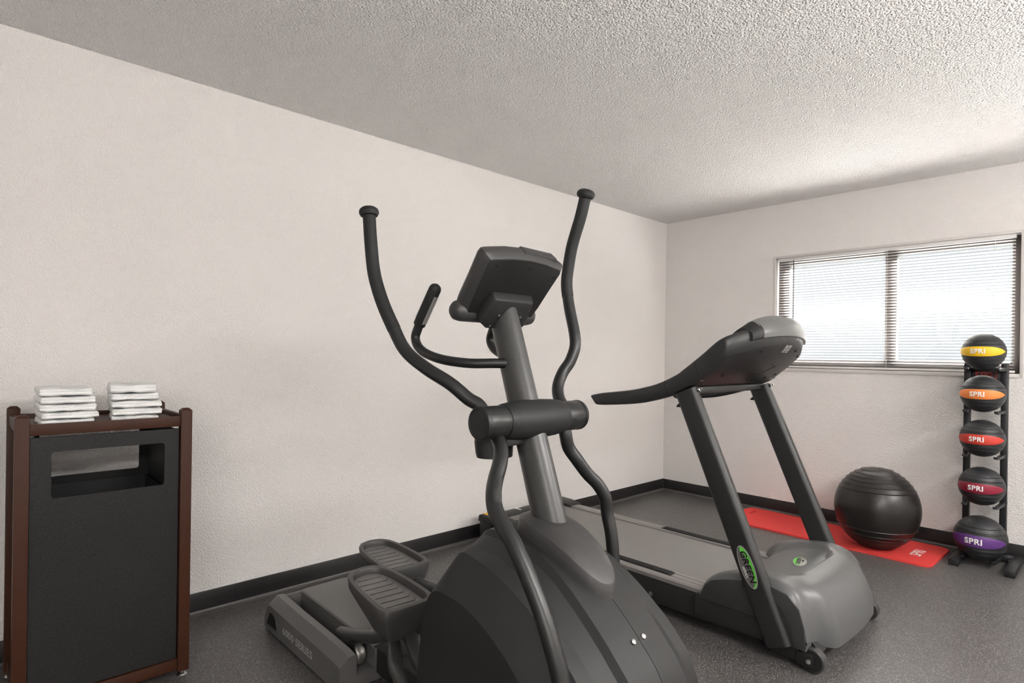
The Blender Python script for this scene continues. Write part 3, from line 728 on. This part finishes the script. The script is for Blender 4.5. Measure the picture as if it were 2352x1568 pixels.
# uprights
for s in (-1, 1):
    b0, b1 = Vector((1.992, 0, .070)), Vector((1.565, 0, 1.065))
    d = (b1-b0).normalized(); pn = Vector((d.z, 0, -d.x))
    secs = []
    for k in range(7):
        t = k/6; c = b0+(b1-b0)*t; wd = .108-.004*t
        secs.append([Vector(t_(c.x, s*.378, c.z))+pn*u+Vector((0, 1, 0))*v for u, v in rrect(wd, .058, .024, 5)])
    up_ = obj('upright', MB().loft(secs), 'tmgrey', tm, angle=50)
    if s < 0:
        c = Vector(t_(1.868, -.4072, .357))
        badge(up_, lambda u, v, h: c-d*u+pn*v*1.0+Vector((0, -1, 0))*h, .088, .030)
    for q, tt in ((-1, .955), (1, .985)):
        cc = b0+(b1-b0)*tt+pn*q*.055
        obj('clamp_bolt', MB().lathe([(.009, 0), (.009, .008), (.005, .010), (.005, .018)], Vector(t_(cc.x, s*.378, cc.z)), axis=pn*q, seg=10), 'steel' if q > 0 else 'rubber', up_)
    # caster
    cs = obj('caster_bracket', MB().box(t_(1.95, s*.345-.025, .030), t_(2.06, s*.345+.025, .085)), 'darkplastic', tm, bevel=.004)
    obj('caster_fork', MB().box(t_(2.05, s*.345-.030, .022), t_(2.115, s*.345-.022, .075)).box(t_(2.05, s*.345+.022, .022), t_(2.115, s*.345+.030, .075)), 'darkplastic', cs, bevel=.002)
    obj('caster_wheel', MB().lathe([(.018, -.020), (.044, -.020), (.047, -.016), (.047, .016), (.044, .020), (.018, .020)], t_(2.105, s*.345, .0475), axis=(0, 1, 0), seg=32), 'graphite2', cs)
    obj('wheel_disc', MB().lathe([(.002, s*.0195), (.040, s*.0195), (.040, s*.0212), (.002, s*.0222)], t_(2.105, s*.345, .0475), axis=(0, 1, 0), seg=28), 'rubber', cs)
    obj('wheel_bolt', MB().lathe([(.009, 0), (.009, .006), (.004, .008)], t_(2.100, s*.345+s*.030, .0475), axis=(0, s, 0), seg=10), 'steel', cs)
# hand arms growing into the console sides
at_ = [(1.018, 1.012), (1.10, 1.030), (1.254, 1.051), (1.350, 1.071), (1.436, 1.097), (1.538, 1.147), (1.61, 1.203)]
ab_ = [(1.060, .968), (1.12, .970), (1.28, .986), (1.37, 1.004), (1.461, 1.030), (1.545, 1.062), (1.640, 1.112)]
for s in (-1, 1):
    secs = []
    A_, B_ = cr(at_, 4), cr(ab_, 4)
    for i, (a, b) in enumerate(zip(A_, B_)):
        kk = i/(len(A_)-1)
        yo, yi = .4055, .350-.02*kk
        if i == 0: yo, yi = .392, .362
        mxx = [(yi, .15), (yi, .85), (yi+.012, 1), (yo-.014, 1), (yo-.003, .93), (yo, .80), (yo, .20), (yo-.003, .07), (yo-.014, 0), (yi+.012, 0)]
        secs.append([t_(b[0]+(a[0]-b[0])*f, s*y, b[1]+(a[1]-b[1])*f) for y, f in mxx])
    arm = obj('hand_arm', MB().loft(secs), 'tmgrey', tm, angle=40)
    k = 17                                     # joint between grip and console side
    cen = sum((Vector(p) for p in secs[k]), Vector())/len(secs[k])
    obj('grip_joint', MB().loft([[cen+(Vector(p)-cen)*1.012+Vector((q, 0, q*.4)) for p in secs[k]] for q in (0, .0028)]), 'black', arm)
# console body
Ux = [(1.50, 1.128), (1.538, 1.147), (1.61, 1.203), (1.664, 1.247), (1.740, 1.306), (1.800, 1.345), (1.84, 1.362), (1.90, 1.375)]
def Utop(x):
    for (x0, z0), (x1, z1) in zip(Ux, Ux[1:]):
        if x <= x1: return z0+(z1-z0)*(x-x0)/(x1-x0)
    return Ux[-1][1]
def xf(y): return 1.874-.106*(abs(y)/.40)**2.3
def lowc(y):
    ay = min(1, abs(y)/.40); f = xf(y); lift = .026*(1-ay**2)
    zf = 1.283+(f-1.874)*.60; a = (1.60, 1.088); b = (f-.012, zf)
    L = lambda t, d: (a[0]+(b[0]-a[0])*t, a[1]+(b[1]-a[1])*t-d*lift-.006*math.sin(PI*t))
    return [a, L(.25, .45), L(.5, .9), L(.75, .9), L(.93, .45), b]
rows = []
ys_ = [-.402, -.400, -.394, -.380]+[-.36+.72*j/26 for j in range(27)]+[.380, .394, .400, .402]
for y in ys_:
    ay = abs(y); f = xf(y); sh = .012 if ay > .4015 else .007 if ay > .399 else .0025 if ay > .39 else 0
    lower = [(1.515, 1.100), (1.545, 1.080)]+lowc(y)
    upper = [(f, (lower[-1][1]+Utop(f-.03))/2+.006), (f-.010, Utop(f-.03)-.004), (f-.045, Utop(f-.045)), (1.664, 1.247), (1.61, 1.203), (1.538, 1.147)]
    prof = cr(lower, 3)+cr(upper, 3)
    cxx, czz = 1.69, 1.20
    out = []
    for x, z in prof:                           # soften the outer corners
        d_ = Vector((x-cxx, z-czz)); l_ = d_.length
        out.append(t_(x-d_.x/l_*sh, y, z-d_.y/l_*sh))
    rows.append(out)
cons = obj('console_body', MB().loft(rows), 'tmgrey', tm, angle=38)
# raised cover along the top, with a dark end piece
def cover_profile(y, hg, grow=0):
    f = xf(y)
    return [(f-.16, Utop(f-.16)-.015), (f-.13, Utop(f-.13)+.45*hg+grow), (f-.085, Utop(f-.085)+.95*hg+grow), (f-.045, Utop(f-.045)+hg+grow), (f-.012, Utop(f-.045)+.78*hg+grow-.006), (f+.006+grow, Utop(f-.045)+.22*hg-.008), (f+.009+grow, 1.330+(f-1.874)*.5), (f+.004, 1.318+(f-1.874)*.5), (f-.03, 1.312+(f-1.874)*.5)]
rows = []
for j in range(21):
    y = -.245+.555*j/20; ay = abs((y-.02)/.335)
    rows.append([t_(x, y, z) for x, z in cr(cover_profile(y,   .056*max(0, 1-ay**3)**.6), 3)])
tc_ = obj('top_cover', MB().loft(rows), 'covergrey', cons, angle=35)
rows = []
for j in range(5):
    y = -.300+.062*j/4
    rows.append([t_(x, y, z) for x, z in cr(cover_profile(y, .016+.020*j/4, .002), 3)])
obj('cover_end', MB().loft(rows), 'rubber', cons, angle=35)
# vent slots and service hatch on the console back
def back_pt(y, q):
    """q from 0 (low) to 1 (high) on the back surface of the console"""
    pts = [Vector((x, 0, z)) for x, z in cr(lowc(y), 3)]
    n = len(pts)-1; i = min(n-1, int(q*n)); p = pts[i].lerp(pts[i+1], q*n-i)
    tdir = (pts[i+1]-pts[i]).normalized(); nn = Vector((tdir.z, 0, -tdir.x))
    return Vector(t_(p.x, y, p.z)), tdir, nn
for r_ in range(6):
    for c_ in range(2):
        y = -.005+.036*c_; q = .765+.033*r_
        p, td, nn = back_pt(y, q)
        obj('vent_slot', MB().loft([[p+Vector((0, 1, 0))*u+td*v+nn*h for u, v in ((-.0125, -.0020), (.0125, -.0020), (.0125, .0020), (-.0125, .0020))] for h in (-.002, .0035)]), 'silver', cons)
for y, q in ((-.20, .80), (.04, .86), (.150, .82), (.27, .76), (-.27, .30), (-.33, .06), (.05, .16), (.22, .20), (.30, .30)):
    p, td, nn = back_pt(y, q)
    obj('screw_recess', MB().lathe([(.0075, -.001), (.0075, .0030), (.0055, .0032)], p, axis=nn, seg=12), 'black', cons)
hp = [back_pt(y, q) for y, q in ((-.05, .38), (.05, .36), (.10, .50), (.02, .54))]
for i in (0, 1, 2):
    obj('hatch_line', MB().tube([hp[i][0]+hp[i][2]*.002, hp[i+1][0]+hp[i+1][2]*.002], .0016, 6), 'black', cons)
# crossbar under the console, safety key
obj('crossbar', MB().box(t_(1.545, -.352, 1.048), t_(1.585, .352, 1.083)), 'tmgrey', tm, bevel=.008)
obj('safety_key', MB().lathe([(.012, 0), (.014, .004), (.012, .016), (.006, .02), (.006, .034), (.010, .036), (.010, .042)], t_(1.50, -.08, 1.052), axis=(-.2, 0, .95), seg=14), 'redplastic', tm, label='red safety key')

# ------------------------------------------------------------------ exercise mat
ma = math.radians(-1.6); mc_ = Vector((1.495, -.305, 0))
ML, MW, MT = 1.325, .50, .012
def mfn(u, v, h): return (mc_.x+u*math.cos(ma)-v*math.sin(ma), mc_.y+u*math.sin(ma)+v*math.cos(ma), h)
mat_root = root('exercise_mat', (mc_.x, mc_.y, 0), 'red foam exercise mat on the floor below the window', 'mat')
out = rrect(ML, MW, .055, 6); hole = rrect(.024, .105, .0118, 6, -ML/2+.085, .105)
hole = [p for p in hole]
b_ = MB(); nO = len(out)
vs = []
for h in (MT, 0.0004):
    vs += [mfn(u, v, h) for u, v in out]+[mfn(u, v, h) for u, v in hole]
fs = []
for i in range(nO):
    k = (i+1) % nO
    fs += [(i, k, nO+k, nO+i), (2*nO+i, 3*nO+i, 3*nO+k, 2*nO+k), (i, 2*nO+i, 2*nO+k, k), (nO+i, nO+k, 3*nO+k, 3*nO+i)]
b_.add(vs, fs)
obj('foam_sheet', b_, 'mat', mat_root)
lettering('lettering', 'SPRI', lambda u, v, h: mfn(ML/2-.115-v, -.012+u, MT+.0003+h), .085, 'whitetext', mat_root, depth=.0003, label='white SPRI lettering')

# ------------------------------------------------------------------ burst-resistant ball
bc_ = Vector((1.825, -.395, 0)); RH, RV = .242, .259
prof = []; ringz = [.93, .86, .78, .70, .60, .49, -.42, -.56, -.66, -.74, -.81, -.87, -.92]
angs = [-PI/2+PI*i/90 for i in range(91)]
for q in ringz: angs += [math.asin(q)+d_ for d_ in (-.018, -.012, -.008, -.004, 0, .004, .008, .012, .018)]
for a in sorted(angs):
    s_ = math.sin(a); r = RH*math.cos(a); z = RV*s_
    br = sum(.0034*math.exp(-((a-math.asin(q))/.007)**2) for q in ringz)
    if s_ < -.97: z = -RV*.97-.15*RV*(-.97-s_)
    prof.append((max(r+br*math.cos(a), .0005), z+br*s_))
tilt = Vector((.07, -.03, 1))
ball = obj('exercise_ball', MB().lathe(prof, bc_+Vector((0, 0, MT+RV*.976)), axis=(0, 0, 1), seg=64), 'ballblack', None, base=(bc_.x, bc_.y, MT), angle=60)
tag(ball, 'large black ribbed inflatable exercise ball resting on the red mat', 'exercise ball')
obj('valve_plug', MB().lathe([(.011, 0), (.011, .002), (.006, .003)], bc_+Vector((0, 0, MT+RV*.976+RV-.0005)), seg=14), 'silver', ball)

# ------------------------------------------------------------------ medicine ball rack and balls
RX0, RX1, RY = 2.222, 2.437, -.085
rk = root('ball_rack', ((RX0+RX1)/2, RY, 0), 'black steel tower rack holding medicine balls beside the window', 'rack')
PWX = .034
for x in (RX0, RX1-PWX):
    obj('rack_post', MB().box((x, RY-.02, .045), (x+PWX, RY+.02, 1.205)), 'rack', rk, bevel=.003)
obj('base_bar', MB().box((RX0-.005, RY-.025, .012), (RX1+.035, RY+.025, .046)), 'rack', rk, bevel=.003)
for x in (2.205, 2.462):
    ft = obj('rack_foot', MB().box((x, -.405, .002), (x+.05, -.025, .040)), 'rack', rk, bevel=.003)
    obj('foot_pad', MB().box((x+.004, -.402, 0), (x+.046, -.36, .003)), 'rubber', ft)
    obj('foot_bolt', MB().lathe([(.010, 0), (.010, .008), (.005, .009)], (x+(.05 if x < 2.3 else 0), -.13, .022), axis=((1 if x < 2.3 else -1), 0, 0), seg=10), 'steel', ft)
obj('sign_plate', MB().box((RX0+PWX, RY-.004, 1.085), (RX1-PWX, RY+.004, 1.165)), 'rack', rk, bevel=.001)
obj('sign_rail', MB().box((RX0+PWX, RY-.016, 1.166), (RX1-PWX, RY+.016, 1.178)), 'rack', rk, bevel=.001)
lettering('lettering', 'SPRI', lambda u, v, h: ((RX0+RX1)/2+u, RY-.0045-h, 1.128+v),   .062, 'signred', rk, bold=.02, depth=.0004, label='red SPRI lettering')
specs = [('yellow', srgb(238, 190, 24), 1.276, .110, 'topmost in the rack'), ('orange', srgb(232, 132, 62), 1.022, .111, 'second from the top of the rack'), ('red', srgb(196, 58, 44), .754, .111, 'in the middle of the rack'),
         ('maroon', srgb(140, 28, 52), .466, .114, 'second from the bottom of the rack'), ('purple', srgb(92, 52, 122), .158, .131, 'largest, at the foot of the rack')]
for cname, col, zc, R_, where in specs:
    M['band_'+cname] = mat(cname+'_rubber', col, .5, bump=.15, scale=700)
    c = Vector((2.333, RY-.022-R_-.006, zc))
    a_ = .062
    zt = zc-math.sqrt(R_**2-a_**2)
    for sx in (-1, 1):
        xx = c.x+sx*a_
        xp = RX0+PWX/2 if sx < 0 else RX1-PWX/2
        za = max(.052, zt-.004)
        obj('ball_arm', MB().loft([[(xp+u, RY-.018, za-.012+v) for u, v in ((-.012, -.012), (.012, -.012), (.012, .012), (-.012, .012))],
                                   [(xx+sx*.012+u, c.y-.035, za-.016+v) for u, v in ((-.010, -.006), (.010, -.006), (.010, .006), (-.010, .006))],
                                   [(xx+sx*.012+u, c.y-.085, za-.006+v) for u, v in ((-.010, -.006), (.010, -.006), (.010, .006), (-.010, .006))]]), 'rack', rk, bevel=.002)
    prof = []
    gr_ = (.34, .40, .62, -.34, -.40, -.62)
    angs = [-PI/2+PI*i/60 for i in range(61)]
    for q in gr_: angs += [q+d_ for d_ in (-.016, -.010, -.006, 0, .006, .010, .016)]
    for al in sorted(angs):
        br = -sum(.0022*math.exp(-((al-q)/.008)**2) for q in gr_)
        prof.append((max((R_+br)*math.cos(al), .0004), (R_+br)*math.sin(al)))
    mb_ = obj('medicine_ball', MB().lathe(prof, c, seg=56), 'medrubber', None, base=(c.x, c.y, c.z-R_), angle=70)
    tag(mb_, 'black medicine ball with %s band, %s' % (cname, where), 'medicine ball', 'medicine balls on the rack')
    view = math.atan2(-CY-c.y, CX-c.x)-math.radians(13)
    def sph(lon, lat, h, c=c, R_=R_, view=view):
        ro = R_+h; return c+Vector((math.cos(view+lon)*math.cos(lat), math.sin(view+lon)*math.cos(lat), math.sin(lat)))*ro
    rows = []; nl = 40
    for i in range(nl+1):
        t = -1+2*i/nl; lon = math.radians(78)*t
        hh = math.radians(16.5)*max(.02, (1-abs(t)**2.6)**.75)
        rows.append([sph(lon, hh*(-1+2*j/10), .0012 if 0 < j < 10 else -.0006) for j in range(11)])
    bd = obj('colour_band', MB().grid(rows), 'band_'+cname, mb_, angle=70)
    lettering('lettering', 'SPRI', lambda u, v, h, sph=sph, R_=R_: sph(u/R_-.02, v/R_, .0030+h), R_*.34, 'whitetext', bd, bold=.03, depth=.0004, spacing=1.08)
